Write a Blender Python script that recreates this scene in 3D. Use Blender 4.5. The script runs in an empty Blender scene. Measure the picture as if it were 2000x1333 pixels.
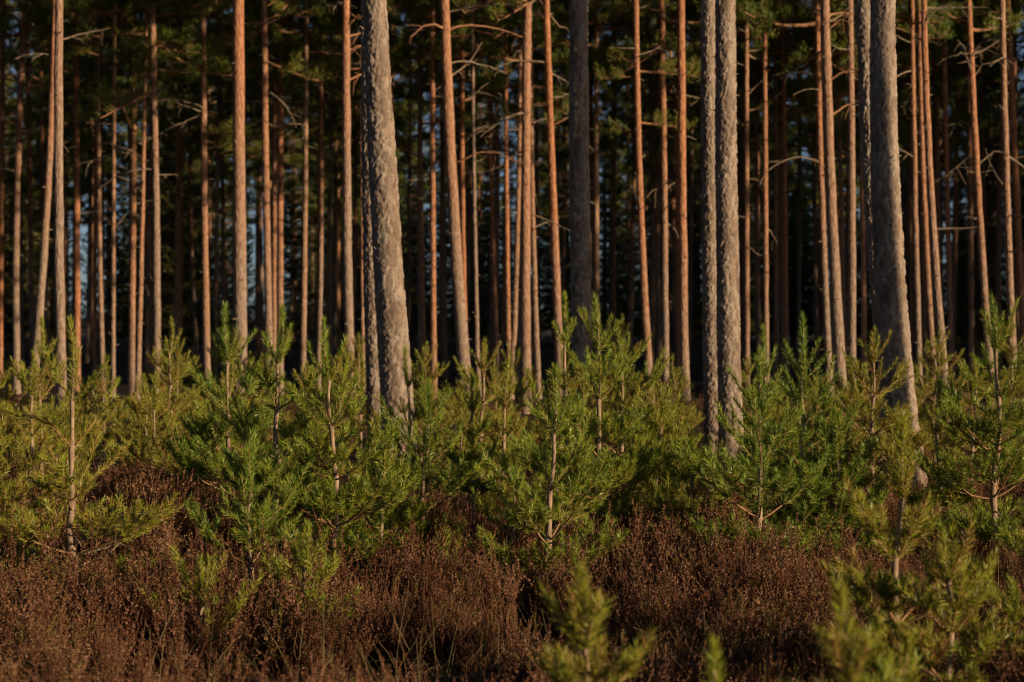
import bpy, math
import numpy as np

# ------------------------------------------------------------------ camera, sky, sun, exposure
S = bpy.context.scene
COL = S.collection
F = 4722.0            # focal length in photograph pixels (85 mm on a 36 mm sensor, 2000 px wide)
HOR = 620.0           # row of the horizon
EYE = 1.6             # camera height in metres
cam_d = bpy.data.cameras.new('camera')
cam_d.lens = 85.0
cam_d.sensor_width = 36.0
cam_d.shift_y = -(666.5 - HOR) / 2000.0
cam_d.clip_start = 0.1
cam_d.clip_end = 5000
cam_d.dof.use_dof = True
cam_d.dof.focus_distance = 14.4
cam_d.dof.aperture_fstop = 4.2
cam = bpy.data.objects.new('camera', cam_d)
cam.location = (0, 0, EYE)
cam.rotation_euler = (math.radians(90), 0, 0)
COL.objects.link(cam)
S.camera = cam

SUN_AZ = math.radians(57)     # to the right of straight behind the camera
SUN_EL = math.radians(12)
W = bpy.data.worlds.new('World')
S.world = W
W.use_nodes = True
nt = W.node_tree
nt.nodes.clear()
sky = nt.nodes.new('ShaderNodeTexSky')
sky.sky_type = 'NISHITA'
sky.sun_disc = False
sky.sun_elevation = SUN_EL
# sun stands at world direction (sin az, -cos az); Nishita rotation is measured from +Y towards +X
sky.sun_rotation = math.pi - SUN_AZ
sky.air_density = 0.42
sky.dust_density = 0.5
bg = nt.nodes.new('ShaderNodeBackground')
bg.inputs['Strength'].default_value = 0.05
wo = nt.nodes.new('ShaderNodeOutputWorld')
nt.links.new(sky.outputs[0], bg.inputs[0])
nt.links.new(bg.outputs[0], wo.inputs[0])

sun_d = bpy.data.lights.new('sun', 'SUN')
sun_d.energy = 5.0
sun_d.angle = math.radians(0.5)
sun_d.color = (1.0, 0.78, 0.52)
sun = bpy.data.objects.new('sun', sun_d)
# lamp shines along its -Z
from mathutils import Vector, Matrix, Quaternion
SDIR = Vector((math.sin(SUN_AZ) * math.cos(SUN_EL), -math.cos(SUN_AZ) * math.cos(SUN_EL), math.sin(SUN_EL)))
sun.rotation_euler = SDIR.to_track_quat('Z', 'Y').to_euler()
sun.location = (20, -20, 30)
COL.objects.link(sun)

vs = S.view_settings
vs.view_transform = 'Standard'
vs.look = 'None'
vs.exposure = 0.3
vs.gamma = 1.0
vs.use_curve_mapping = False
S.cycles.use_denoising = True
try:
    S.cycles.denoiser = 'OPENIMAGEDENOISE'
    S.cycles.denoising_prefilter = 'ACCURATE'
except Exception:
    pass
S.cycles.max_bounces = 3
S.cycles.diffuse_bounces = 1
S.cycles.glossy_bounces = 1
S.cycles.transmission_bounces = 2
S.cycles.use_adaptive_sampling = True
S.cycles.adaptive_threshold = 0.02
S.cycles.filter_width = 1.1
S.render.use_persistent_data = False

# ------------------------------------------------------------------ helpers
RNG = np.random.default_rng(11)

def mesh(name, v, f, mats, smooth=False, attrs=None, mat_idx=None):
    v = np.asarray(v, np.float32).reshape(-1, 3)
    f = np.asarray(f, np.int32).reshape(-1, 3)
    me = bpy.data.meshes.new(name)
    me.vertices.add(len(v))
    me.vertices.foreach_set('co', v.ravel())
    me.loops.add(len(f) * 3)
    me.loops.foreach_set('vertex_index', f.ravel())
    me.polygons.add(len(f))
    me.polygons.foreach_set('loop_start', np.arange(0, len(f) * 3, 3, dtype=np.int32))
    try:
        me.polygons.foreach_set('loop_total', np.full(len(f), 3, np.int32))
    except Exception:
        pass
    if np.ndim(smooth) > 0:
        me.polygons.foreach_set('use_smooth', np.asarray(smooth, bool))
    else:
        me.polygons.foreach_set('use_smooth', np.full(len(f), bool(smooth)))
    if not isinstance(mats, (list, tuple)):
        mats = [mats]
    for m in mats:
        me.materials.append(m)
    if mat_idx is not None:
        me.polygons.foreach_set('material_index', np.asarray(mat_idx, np.int32))
    if attrs:
        for k, a in attrs.items():
            at = me.attributes.new(k, 'FLOAT', 'POINT')
            at.data.foreach_set('value', np.asarray(a, np.float32))
    me.update(calc_edges=True)
    return me

def link(name, me, parent=None, loc=None, rot=None, scale=None):
    o = bpy.data.objects.new(name, me)
    COL.objects.link(o)
    if parent is not None:
        o.parent = parent
    if loc is not None:
        o.location = loc
    if rot is not None:
        o.rotation_euler = rot
    if scale is not None:
        o.scale = scale if np.ndim(scale) else (scale,) * 3
    return o

def thing(name, label, cat, loc, group=None):
    o = link(name, None, loc=loc)
    o.empty_display_size = 0.2
    o['label'] = label
    o['category'] = cat
    if group:
        o['group'] = group
    return o

class Acc:
    """collects triangles (with one float attribute) for one mesh"""
    def __init__(self):
        self.v, self.f, self.t, self.n = [], [], [], 0
        self.m = []
    def add(self, v, f, tone=0.0, mat=0):
        v = np.asarray(v, np.float32).reshape(-1, 3)
        f = np.asarray(f, np.int32).reshape(-1, 3)
        self.v.append(v)
        self.f.append(f + self.n)
        self.t.append(np.broadcast_to(np.asarray(tone, np.float32), (len(v),)))
        self.m.append(np.full(len(f), mat, np.int32))
        self.n += len(v)
    def arrays(self):
        return np.concatenate(self.v), np.concatenate(self.f), np.concatenate(self.t), np.concatenate(self.m)
    def build(self, name, mats, smooth=False):
        v, f, t, m = self.arrays()
        return mesh(name, v, f, mats, smooth, {'tone': t}, m)

def unit(a):
    a = np.asarray(a, float)
    return a / np.maximum(np.linalg.norm(a, axis=-1, keepdims=True), 1e-9)

def tube(p, r, n=6, cap=True):
    p = np.asarray(p, float)
    r = np.broadcast_to(np.asarray(r, float), (len(p),))
    t = unit(np.gradient(p, axis=0))
    ref = np.array([0, 0, 1.0]) if abs(t[0, 2]) < 0.9 else np.array([1.0, 0, 0])
    a = unit(np.cross(t, ref))
    b = np.cross(t, a)
    th = np.linspace(0, 2 * np.pi, n, endpoint=False)
    v = p[:, None] + r[:, None, None] * (a[:, None] * np.cos(th)[None, :, None] + b[:, None] * np.sin(th)[None, :, None])
    k = len(p)
    i, j = np.meshgrid(np.arange(k - 1), np.arange(n), indexing='ij')
    q0, q1 = i * n + j, i * n + (j + 1) % n
    q2, q3 = q1 + n, q0 + n
    f = np.concatenate([np.stack([q0, q1, q2], -1).reshape(-1, 3), np.stack([q0, q2, q3], -1).reshape(-1, 3)])
    v = v.reshape(-1, 3)
    if cap:
        v = np.concatenate([v, p[-1:]])
        c = len(v) - 1
        l = (k - 1) * n
        f = np.concatenate([f, np.stack([l + np.arange(n), l + (np.arange(n) + 1) % n, np.full(n, c)], -1)])
    return v, f

def perp(d, rng):
    d = unit(d)
    x = rng.normal(size=d.shape)
    x -= (x * d).sum(-1, keepdims=True) * d
    return unit(x)

def needles(acc, pos, dirs, length, width, rng, tone, mat=0):
    """single tapered needles: pos (N,3), dirs (N,3) unit"""
    n = len(pos)
    s = perp(dirs, rng) * (width * 0.5)
    if np.ndim(length) == 0:
        length = np.full(n, length)
    v = np.empty((n, 3, 3))
    v[:, 0] = pos - s
    v[:, 1] = pos + s
    v[:, 2] = pos + dirs * length[:, None]
    tt = np.repeat(np.broadcast_to(tone, (n,)), 3)
    acc.add(v, np.arange(n * 3).reshape(-1, 3), tt, mat)

def vnoise(x, y, seed=0):
    """smooth 2-D value noise in -1..1"""
    xi, yi = np.floor(x).astype(np.int64), np.floor(y).astype(np.int64)
    fx, fy = x - xi, y - yi
    fx, fy = fx * fx * (3 - 2 * fx), fy * fy * (3 - 2 * fy)
    def h(a, b):
        k = (a * 374761393 + b * 668265263 + seed * 974634541) & 0xffffffff
        k = ((k ^ (k >> 13)) * 1274126177) & 0xffffffff
        k = k ^ (k >> 16)
        return (k & 0xffff) / 32767.5 - 1
    return (h(xi, yi) * (1 - fx) + h(xi + 1, yi) * fx) * (1 - fy) + (h(xi, yi + 1) * (1 - fx) + h(xi + 1, yi + 1) * fx) * fy

def ground(x, y):
    x, y = np.asarray(x, float), np.asarray(y, float)
    near = np.clip((70 - y) / 40, 0, 1)
    return near * (0.06 * vnoise(x * 0.35 + 7, y * 0.35, 3) + 0.03 * vnoise(x * 1.1, y * 1.1, 5))

def gz(x, y):
    return float(ground(x, y))

def X(px, d):
    return (px - 1000.0) / F * d

def Z(py, d):
    return EYE - (py - HOR) / F * d

# ------------------------------------------------------------------ materials
def new_mat(name):
    m = bpy.data.materials.new(name)
    m.use_nodes = True
    t = m.node_tree
    b = t.nodes['Principled BSDF']
    return m, t, b

def N(t, kind, **kw):
    n = t.nodes.new(kind)
    for k, v in kw.items():
        setattr(n, k, v)
    return n

def ramp(t, fac, stops, interp='LINEAR'):
    r = N(t, 'ShaderNodeValToRGB')
    r.color_ramp.interpolation = interp
    e = r.color_ramp.elements
    while len(e) < len(stops):
        e.new(0.5)
    for k, (p, c) in zip(e, stops):
        k.position = p
        k.color = (*c, 1)
    if fac is not None:
        t.links.new(fac, r.inputs[0])
    return r

def mixc(t, fac, a, b, mode='MIX'):
    n = N(t, 'ShaderNodeMix', data_type='RGBA', blend_type=mode)
    for sock, val in ((n.inputs[0], fac), (n.inputs[6], a), (n.inputs[7], b)):
        if hasattr(val, 'is_linked') or hasattr(val, 'links'):
            t.links.new(val, sock)
        elif np.ndim(val):
            sock.default_value = (*val, 1)
        else:
            sock.default_value = val
    return n.outputs[2]

def mathn(t, op, a, b=None, clamp=False):
    n = N(t, 'ShaderNodeMath', operation=op, use_clamp=clamp)
    for sock, val in ((n.inputs[0], a), (n.inputs[1], b)):
        if val is None:
            continue
        if hasattr(val, 'links'):
            t.links.new(val, sock)
        else:
            sock.default_value = val
    return n.outputs[0]

def noise(t, vec, scale, detail=4, rough=0.55):
    n = N(t, 'ShaderNodeTexNoise')
    n.inputs['Scale'].default_value = scale
    n.inputs['Detail'].default_value = detail
    n.inputs['Roughness'].default_value = rough
    if vec is not None:
        t.links.new(vec, n.inputs['Vector'])
    return n.outputs['Fac']

def mapped(t, scale, coord='Object'):
    tc = N(t, 'ShaderNodeTexCoord')
    mp = N(t, 'ShaderNodeMapping')
    mp.inputs['Scale'].default_value = scale
    t.links.new(tc.outputs[coord], mp.inputs['Vector'])
    return mp.outputs[0]

def foliage_mat(name, stops, trans=0.3, spread=0.25, rough=0.5, spec=0.25):
    """leaf shader: colour from the 'tone' attribute, diffuse plus translucency"""
    m, t, b = new_mat(name)
    at = N(t, 'ShaderNodeAttribute', attribute_name='tone')
    oi = N(t, 'ShaderNodeObjectInfo')
    s = mathn(t, 'MULTIPLY_ADD', oi.outputs['Random'], spread)
    n = s.node
    n.inputs[2].default_value = -spread / 2
    fac = mathn(t, 'ADD', at.outputs['Fac'], s, True)
    r = ramp(t, fac, stops)
    b.inputs['Roughness'].default_value = rough
    b.inputs['Specular IOR Level'].default_value = spec
    t.links.new(r.outputs[0], b.inputs['Base Color'])
    tr = N(t, 'ShaderNodeBsdfTranslucent')
    t.links.new(r.outputs[0], tr.inputs[0])
    mx = N(t, 'ShaderNodeMixShader')
    mx.inputs[0].default_value = trans
    t.links.new(b.outputs[0], mx.inputs[1])
    t.links.new(tr.outputs[0], mx.inputs[2])
    t.links.new(mx.outputs[0], t.nodes['Material Output'].inputs[0])
    return m

# young pine needles: tone 0 = dry rust brown, 0.3 = yellow green, 1 = blue green
M_NEEDLE = foliage_mat('young_pine_needles', [(0.0, (0.3, 0.11, 0.035)), (0.14, (0.32, 0.2, 0.045)), (0.3, (0.3, 0.32, 0.026)),
                                              (0.6, (0.175, 0.265, 0.028)), (1.0, (0.075, 0.17, 0.04))], 0.2, 0.0, 0.4, 0.4)
M_CROWN = foliage_mat('old_pine_needles', [(0.0, (0.2, 0.13, 0.045)), (0.35, (0.2, 0.22, 0.028)), (1.0, (0.085, 0.15, 0.028))], 0.25, 0.3)
M_SPRUCE = foliage_mat('spruce_needles', [(0.0, (0.1, 0.08, 0.02)), (0.5, (0.1, 0.1, 0.02)), (1.0, (0.05, 0.065, 0.02))], 0.2, 0.3)
M_HEATHER = foliage_mat('dried_heather', [(0.0, (0.05, 0.02, 0.009)), (0.3, (0.125, 0.052, 0.026)), (0.6, (0.22, 0.1, 0.052)),
                                          (0.82, (0.43, 0.245, 0.145)), (0.9, (0.12, 0.1, 0.022)), (1.0, (0.17, 0.15, 0.03))], 0.1, 0.22, 0.8, 0.1)
M_GRASS = foliage_mat('dry_grass', [(0.0, (0.3, 0.2, 0.09)), (1.0, (0.13, 0.13, 0.04))], 0.3, 0.0)

def bark_mat():
    """slender trunks: grey brown scales low down, flaky orange skin above the height kept in the trunk's bark_line property"""
    m, t, b = new_mat('pine_bark_orange')
    tc = N(t, 'ShaderNodeTexCoord')
    sep = N(t, 'ShaderNodeSeparateXYZ')
    t.links.new(tc.outputs['Object'], sep.inputs[0])
    line = N(t, 'ShaderNodeAttribute', attribute_name='bark_line', attribute_type='OBJECT')
    hue = N(t, 'ShaderNodeAttribute', attribute_name='bark_hue', attribute_type='OBJECT')
    v1 = mapped(t, (1, 1, 0.35))
    big = noise(t, v1, 5, 3)
    rel = mathn(t, 'SUBTRACT', sep.outputs[2], line.outputs['Fac'])
    rel = mathn(t, 'MULTIPLY_ADD', rel, 0.28)
    rel.node.inputs[2].default_value = 0.5
    rel2 = mathn(t, 'ADD', rel, mathn(t, 'MULTIPLY_ADD', big, 0.9), True)
    rel2.node.inputs[1].links[0].from_node.inputs[2].default_value = -0.45
    v2 = mapped(t, (1, 1, 0.4))
    fine = noise(t, v2, 28, 5, 0.65)
    v3 = mapped(t, (1, 1, 0.22))
    pl = N(t, 'ShaderNodeTexVoronoi', feature='DISTANCE_TO_EDGE')
    pl.inputs['Scale'].default_value = 26
    t.links.new(v3, pl.inputs['Vector'])
    grey = ramp(t, fine, [(0.3, (0.13, 0.088, 0.06)), (0.5, (0.25, 0.175, 0.125)), (0.72, (0.36, 0.265, 0.2))])
    orange = ramp(t, fine, [(0.28, (0.16, 0.078, 0.042)), (0.46, (0.31, 0.155, 0.08)), (0.72, (0.49, 0.29, 0.17))])
    pale = mixc(t, 0.5, grey.outputs[0], orange.outputs[0])
    copper = mixc(t, 1.0, orange.outputs[0], (1.05, 0.85, 0.76), 'MULTIPLY')
    red = mixc(t, hue.outputs['Fac'], pale, copper)
    c = mixc(t, rel2, grey.outputs[0], red)
    # scars and lichen: dark flecks
    kn = noise(t, mapped(t, (1, 1, 2.2)), 9, 2)
    scar = ramp(t, kn, [(0.0, (0, 0, 0)), (0.66, (0, 0, 0)), (0.74, (1, 1, 1))])
    c = mixc(t, mathn(t, 'MULTIPLY', scar.outputs[0], 0.6), c, (0.09, 0.055, 0.035))
    t.links.new(c, b.inputs['Base Color'])
    b.inputs['Roughness'].default_value = 0.9
    b.inputs['Specular IOR Level'].default_value = 0.15
    bp = N(t, 'ShaderNodeBump')
    bp.inputs['Strength'].default_value = 0.8
    bp.inputs['Distance'].default_value = 0.012
    ht = mathn(t, 'ADD', mathn(t, 'MULTIPLY', pl.outputs['Distance'], 2.0, True), fine)
    t.links.new(ht, bp.inputs['Height'])
    t.links.new(bp.outputs[0], b.inputs['Normal'])
    return m
M_BARK = bark_mat()

def plate_mat():
    """big old trunks: thick plates are modelled; colour varies plate by plate"""
    m, t, b = new_mat('pine_bark_plates')
    at = N(t, 'ShaderNodeAttribute', attribute_name='tone')
    v = mapped(t, (1, 1, 0.35))
    fine = noise(t, v, 60, 5, 0.7)
    mid = noise(t, v, 7, 3)
    c1 = ramp(t, at.outputs['Fac'], [(0.0, (0.12, 0.084, 0.06)), (0.5, (0.23, 0.172, 0.128)), (1.0, (0.36, 0.285, 0.22))])
    c2 = ramp(t, fine, [(0.25, (0.55, 0.5, 0.48)), (0.5, (1, 1, 1)), (0.8, (1.35, 1.33, 1.3))])
    c = mixc(t, 1.0, c1.outputs[0], c2.outputs[0], 'MULTIPLY')
    lich = ramp(t, noise(t, mapped(t, (1, 1, 0.8)), 3.2, 4), [(0.56, (0, 0, 0)), (0.68, (1, 1, 1))])
    c = mixc(t, mathn(t, 'MULTIPLY', lich.outputs[0], 0.35), c, (0.3, 0.29, 0.22))
    warm = ramp(t, mid, [(0.45, (0, 0, 0)), (0.7, (1, 1, 1))])
    c = mixc(t, mathn(t, 'MULTIPLY', warm.outputs[0], 0.3), c, (0.26, 0.155, 0.1))
    t.links.new(c, b.inputs['Base Color'])
    b.inputs['Roughness'].default_value = 0.95
    b.inputs['Specular IOR Level'].default_value = 0.1
    bp = N(t, 'ShaderNodeBump')
    bp.inputs['Strength'].default_value = 0.7
    bp.inputs['Distance'].default_value = 0.01
    t.links.new(fine, bp.inputs['Height'])
    t.links.new(bp.outputs[0], b.inputs['Normal'])
    return m
M_PLATE = plate_mat()

def simple_mat(name, c0, c1, scale, stretch=(1, 1, 1), rough=0.9, bump=0.4, dist=0.005):
    m, t, b = new_mat(name)
    v = mapped(t, stretch)
    n = noise(t, v, scale, 5, 0.6)
    r = ramp(t, n, [(0.3, c0), (0.7, c1)])
    t.links.new(r.outputs[0], b.inputs['Base Color'])
    b.inputs['Roughness'].default_value = rough
    b.inputs['Specular IOR Level'].default_value = 0.15
    bp = N(t, 'ShaderNodeBump')
    bp.inputs['Strength'].default_value = bump
    bp.inputs['Distance'].default_value = dist
    t.links.new(n, bp.inputs['Height'])
    t.links.new(bp.outputs[0], b.inputs['Normal'])
    return m
M_TWIG = simple_mat('dead_twig_bark', (0.14, 0.1, 0.065), (0.34, 0.25, 0.17), 20)
M_LIMB = simple_mat('orange_limb_bark', (0.24, 0.11, 0.055), (0.4, 0.21, 0.11), 20)
M_STEM = simple_mat('young_stem_bark', (0.16, 0.1, 0.06), (0.4, 0.275, 0.18), 40, (1, 1, 0.5), 0.8, 0.5, 0.003)
M_SHOOT = simple_mat('young_shoot_bark', (0.2, 0.11, 0.05), (0.33, 0.19, 0.09), 60, (1, 1, 1), 0.8, 0.3, 0.002)
M_GROUND = simple_mat('mossy_forest_floor', (0.028, 0.02, 0.012), (0.075, 0.05, 0.03), 2.5, (1, 1, 1), 1.0, 1.0, 0.05)

# ------------------------------------------------------------------ ground: one sheet out to the horizon
def build_ground():
    xs = np.concatenate([[-2500, -900, -300, -120, -60, -30], np.arange(-16, 16.01, 0.5), [30, 60, 120, 300, 900, 2500]])
    ys = np.concatenate([[-2500, -600, -100, -20, -5], np.arange(0, 42, 0.5), [45, 50, 60, 72, 90, 130, 200, 400, 1000, 3000]])
    gx, gy = np.meshgrid(xs, ys)
    inside = (np.abs(gx) < 29) & (gy > -4)
    z = np.where(inside, ground(gx, gy), 0.0)
    v = np.stack([gx, gy, z], -1).reshape(-1, 3)
    a, b = gx.shape
    i, j = np.meshgrid(np.arange(a - 1), np.arange(b - 1), indexing='ij')
    q = i * b + j
    f = np.concatenate([np.stack([q, q + 1, q + b + 1], -1).reshape(-1, 3), np.stack([q, q + b + 1, q + b], -1).reshape(-1, 3)])
    o = link('ground', mesh('ground', v, f, M_GROUND, True))
    o['kind'] = 'structure'
    return o
build_ground()

# ------------------------------------------------------------------ tall pines
def branch_path(p0, az, L, el0, curl, rng, n=6, wob=0.06):
    """a limb that leaves at elevation el0 and curls by curl radians along its length"""
    pts = [np.array(p0, float)]
    a, e = az, el0
    for k in range(n):
        e += curl / n + rng.normal(0, wob)
        a += rng.normal(0, wob * 1.6)
        pts.append(pts[-1] + L / n * np.array([math.cos(a) * math.cos(e), math.sin(a) * math.cos(e), math.sin(e)]))
    return np.array(pts)

def tufts(acc, pos, dirs, rng, n, length, width, tone, mat=1, open_=0.8):
    """n needles sprayed round each tuft point"""
    k = len(pos)
    P = np.repeat(pos, n, 0)
    D = np.repeat(dirs, n, 0)
    d = unit(D + open_ * unit(rng.normal(size=D.shape)))
    P = P + rng.normal(0, length * 0.28, P.shape) + D * rng.uniform(-0.4, 0.3, (len(P), 1)) * length
    T = np.repeat(tone, n) + rng.normal(0, 0.08, len(P))
    needles(acc, P, d, length * rng.uniform(0.6, 1.15, len(P)), width, rng, np.clip(T, 0, 1), mat)

def live_branch(acc, p0, az, L, el, rng, size=0.085, width=0.011, per=13, lush=1.0, ntone=0.55):
    path = branch_path(p0, az, L, el, rng.uniform(-0.1, 0.5), rng)
    r = np.linspace(0.012 + 0.011 * L, 0.005, len(path))
    acc.add(*tube(path, r, 4), 0, 0)
    tp, td, tt = [], [], []
    nsec = max(4, int(9 * L * lush))
    base_tone = ntone + rng.normal(0, 0.13)
    for s in range(nsec):
        u = rng.uniform(0.3, 1.0)
        x = u * (len(path) - 1)
        i = min(int(x), len(path) - 2)
        q = path[i] + (path[i + 1] - path[i]) * (x - i)
        a2 = az + rng.choice([-1, 1]) * rng.uniform(0.35, 1.2) * (1.15 - 0.5 * u)
        l2 = L * rng.uniform(0.16, 0.42) * (1.2 - 0.6 * u) + 0.12
        p2 = branch_path(q, a2, l2, rng.uniform(-0.1, 0.5), rng.uniform(0, 0.7), rng, 3, 0.1)
        acc.add(*tube(p2, np.linspace(0.009, 0.004, 4), 3, False), 0, 0)
        k = int(4 + l2 * 9)
        uu = rng.uniform(0.25, 1.05, k) * 3
        ii = np.clip(uu.astype(int), 0, 2)
        pp = p2[ii] + (p2[ii + 1] - p2[ii]) * (uu - ii)[:, None]
        tp.append(pp + rng.normal(0, 0.045, pp.shape))
        dd = unit(p2[ii + 1] - p2[ii]) * 0.7 + np.array([0, 0, 0.5]) + rng.normal(0, 0.45, pp.shape)
        td.append(unit(dd))
        tt.append(np.full(k, base_tone) + rng.normal(0, 0.1, k))
    tufts(acc, np.concatenate(tp), np.concatenate(td), rng, per, size, width, np.concatenate(tt))

def pine_crown(seed, Hc, R, size=0.085, width=0.011, per=15, step=0.42, low=0.55):
    rng = np.random.default_rng(seed)
    acc = Acc()
    acc.add(*tube([[0, 0, 0], [0, 0, Hc * 0.5], [0, 0, Hc]], [0.02, 0.02, 0.01], 5), 0, 0)
    z, a = 0.15, rng.uniform(0, 6)
    while z < Hc - 0.2:
        rel = z / Hc
        prof = low + (1 - low) * min(1, rel / 0.35) if rel < 0.35 else (1 - ((rel - 0.35) / 0.68) ** 1.8)
        nb = rng.integers(3, 5)
        for k in range(nb):
            if rng.random() < 0.15:
                continue
            a += 2.4 + rng.normal(0, 0.25)
            L = R * max(prof, 0.12) * rng.uniform(0.55, 1.2)
            el = -0.15 + 0.95 * rel + rng.normal(0, 0.15)
            live_branch(acc, (0, 0, z + rng.normal(0, 0.1)), a, L, el, rng, size, width, per)
        z += step * rng.uniform(0.75, 1.25)
    return acc

CROWNS = [pine_crown(100 + k, hc, R).build('pine_crown', [M_LIMB, M_CROWN]) for k, (hc, R) in enumerate([(8.5, 1.5), (9.5, 1.75), (7.5, 1.35), (9.0, 1.9)])]
CROWN_H = [8.5, 9.5, 7.5, 9.0]

def single_branch_mesh(seed):
    rng = np.random.default_rng(seed)
    acc = Acc()
    live_branch(acc, (0, 0, 0), 0.0, rng.uniform(0.9, 1.3), rng.uniform(-0.25, 0.1), rng, 0.085, 0.01, 14, 1.5, 0.4)
    return acc.build('live_branch', [M_LIMB, M_CROWN])
LIVE = [single_branch_mesh(300 + k) for k in range(4)]

def dead_branch(acc, p0, az, L, el, curl, rng, r0=None, twigs=True):
    path = branch_path(p0, az, L, el, curl, rng, 7, 0.09)
    r0 = r0 or (0.006 + 0.011 * L)
    r = np.linspace(r0, 0.0035, len(path))
    acc.add(*tube(path, r, 5), 0, 0)
    if twigs:
        for s in range(rng.integers(1, 3 + int(5 * L))):
            i = rng.integers(2, len(path) - 1)
            a2 = az + rng.choice([-1, 1]) * rng.uniform(0.4, 1.3)
            p2 = branch_path(path[i], a2, L * rng.uniform(0.15, 0.4), rng.uniform(-0.7, 0.6), rng.uniform(-0.8, 0.3), rng, 4, 0.16)
            acc.add(*tube(p2, np.linspace(r[i] * 0.65, 0.0025, 5), 3), 0, 0)

def bark_plates(rings_c, rings_r, nth, seed, amp=0.0105):
    """trunk surface with modelled bark plates; returns verts, tris, tone"""
    nz = len(rings_c)
    th = np.linspace(0, 2 * np.pi, nth, endpoint=False)
    r0 = float(np.median(rings_r))
    zz = rings_c[:, 2]
    TH, ZZ = np.meshgrid(th, zz)
    su, sv = 0.036, 0.08
    nu = max(8, int(round(2 * np.pi * r0 / su)))
    u = TH / (2 * np.pi) * nu
    v = ZZ / sv
    cx, sx = np.cos(TH) * r0, np.sin(TH) * r0
    wu = 0.55 * vnoise(cx * 14 + sx * 9, ZZ * 7, seed) + 0.3 * vnoise(cx * 40 + 3, sx * 40 + ZZ * 22, seed + 1)
    wv = 0.45 * vnoise(cx * 12 - sx * 11, ZZ * 9, seed + 2) + 0.25 * vnoise(cx * 35, sx * 35 + ZZ * 25, seed + 4)
    u, v = u + wu, v + wv
    ui, vi = np.floor(u).astype(np.int64), np.floor(v).astype(np.int64)
    f1 = np.full(u.shape, 9.0)
    f2 = np.full(u.shape, 9.0)
    cid = np.zeros(u.shape)
    def hsh(a, b, s):
        k = ((a % nu) * 374761393 + b * 668265263 + (seed * 7 + s) * 974634541) & 0xffffffff
        k = ((k ^ (k >> 13)) * 1274126177) & 0xffffffff
        return ((k ^ (k >> 16)) & 0xffff) / 65535.0
    for da in (-1, 0, 1):
        for db in (-1, 0, 1):
            a, b = ui + da, vi + db
            d = np.hypot(a + hsh(a, b, 1) - u, b + hsh(a, b, 2) - v)
            c = hsh(a, b, 3)
            nearer = d < f1
            f2 = np.where(nearer, f1, np.minimum(f2, d))
            cid = np.where(nearer, c, cid)
            f1 = np.where(nearer, d, f1)
    edge = np.clip((f2 - f1) / 0.24, 0, 1)
    edge = edge * edge * (3 - 2 * edge)
    disp = amp * (edge - 0.6) + amp * 0.9 * edge * (cid - 0.5) + 0.0035 * vnoise(cx * 70, sx * 70 + ZZ * 50, seed + 8)
    fl = np.abs(vnoise(cx * 55 + sx * 31, ZZ * 26 + sx * 20, seed + 11)) + 0.6 * np.abs(vnoise(cx * 95, sx * 95 + ZZ * 48, seed + 12))
    disp += 0.0055 * (0.55 - fl)
    disp += 0.005 * vnoise(cx * 6 + 5, ZZ * 2.2 + sx * 5, seed + 9)
    R = rings_r[:, None] + disp
    vtx = np.stack([rings_c[:, 0][:, None] + R * np.cos(TH), rings_c[:, 1][:, None] + R * np.sin(TH), ZZ], -1).reshape(-1, 3)
    i, j = np.meshgrid(np.arange(nz - 1), np.arange(nth), indexing='ij')
    q0, q1 = i * nth + j, i * nth + (j + 1) % nth
    f = np.concatenate([np.stack([q0, q1, q1 + nth], -1).reshape(-1, 3), np.stack([q0, q1 + nth, q0 + nth], -1).reshape(-1, 3)])
    tone = np.clip(0.5 + 0.7 * (cid - 0.5) + 0.15 * vnoise(cx * 9, ZZ * 5 + sx * 9, seed + 3), 0, 1)
    return vtx, f, tone.ravel()

PLACED = []
def clear_of_shade(px, hw, d):
    """shift a slender trunk in depth until no other trunk's shadow runs down it or from it"""
    ux, uy = math.sin(SUN_AZ), -math.cos(SUN_AZ)
    best = None
    for k in range(13):
        dd = d + (0.5 * ((k + 1) // 2)) * (-1 if k % 2 else 1)
        x, r = X(px, dd), hw / F * dd
        pen = 0.12 * abs(dd - d)
        for (x2, y2, r2) in PLACED:
            ex, ey = x2 - x, y2 - dd
            s = ex * ux + ey * uy
            if abs(s) < 40:
                gap = abs(ex * uy - ey * ux) - (r + r2)
                if gap < 0.05:
                    pen += min(1.0, (0.05 - gap) / 0.15) * (1.0 if s > 0 else 0.7)
        if best is None or pen < best[0]:
            best = (pen, dd)
    return best[1]

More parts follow.
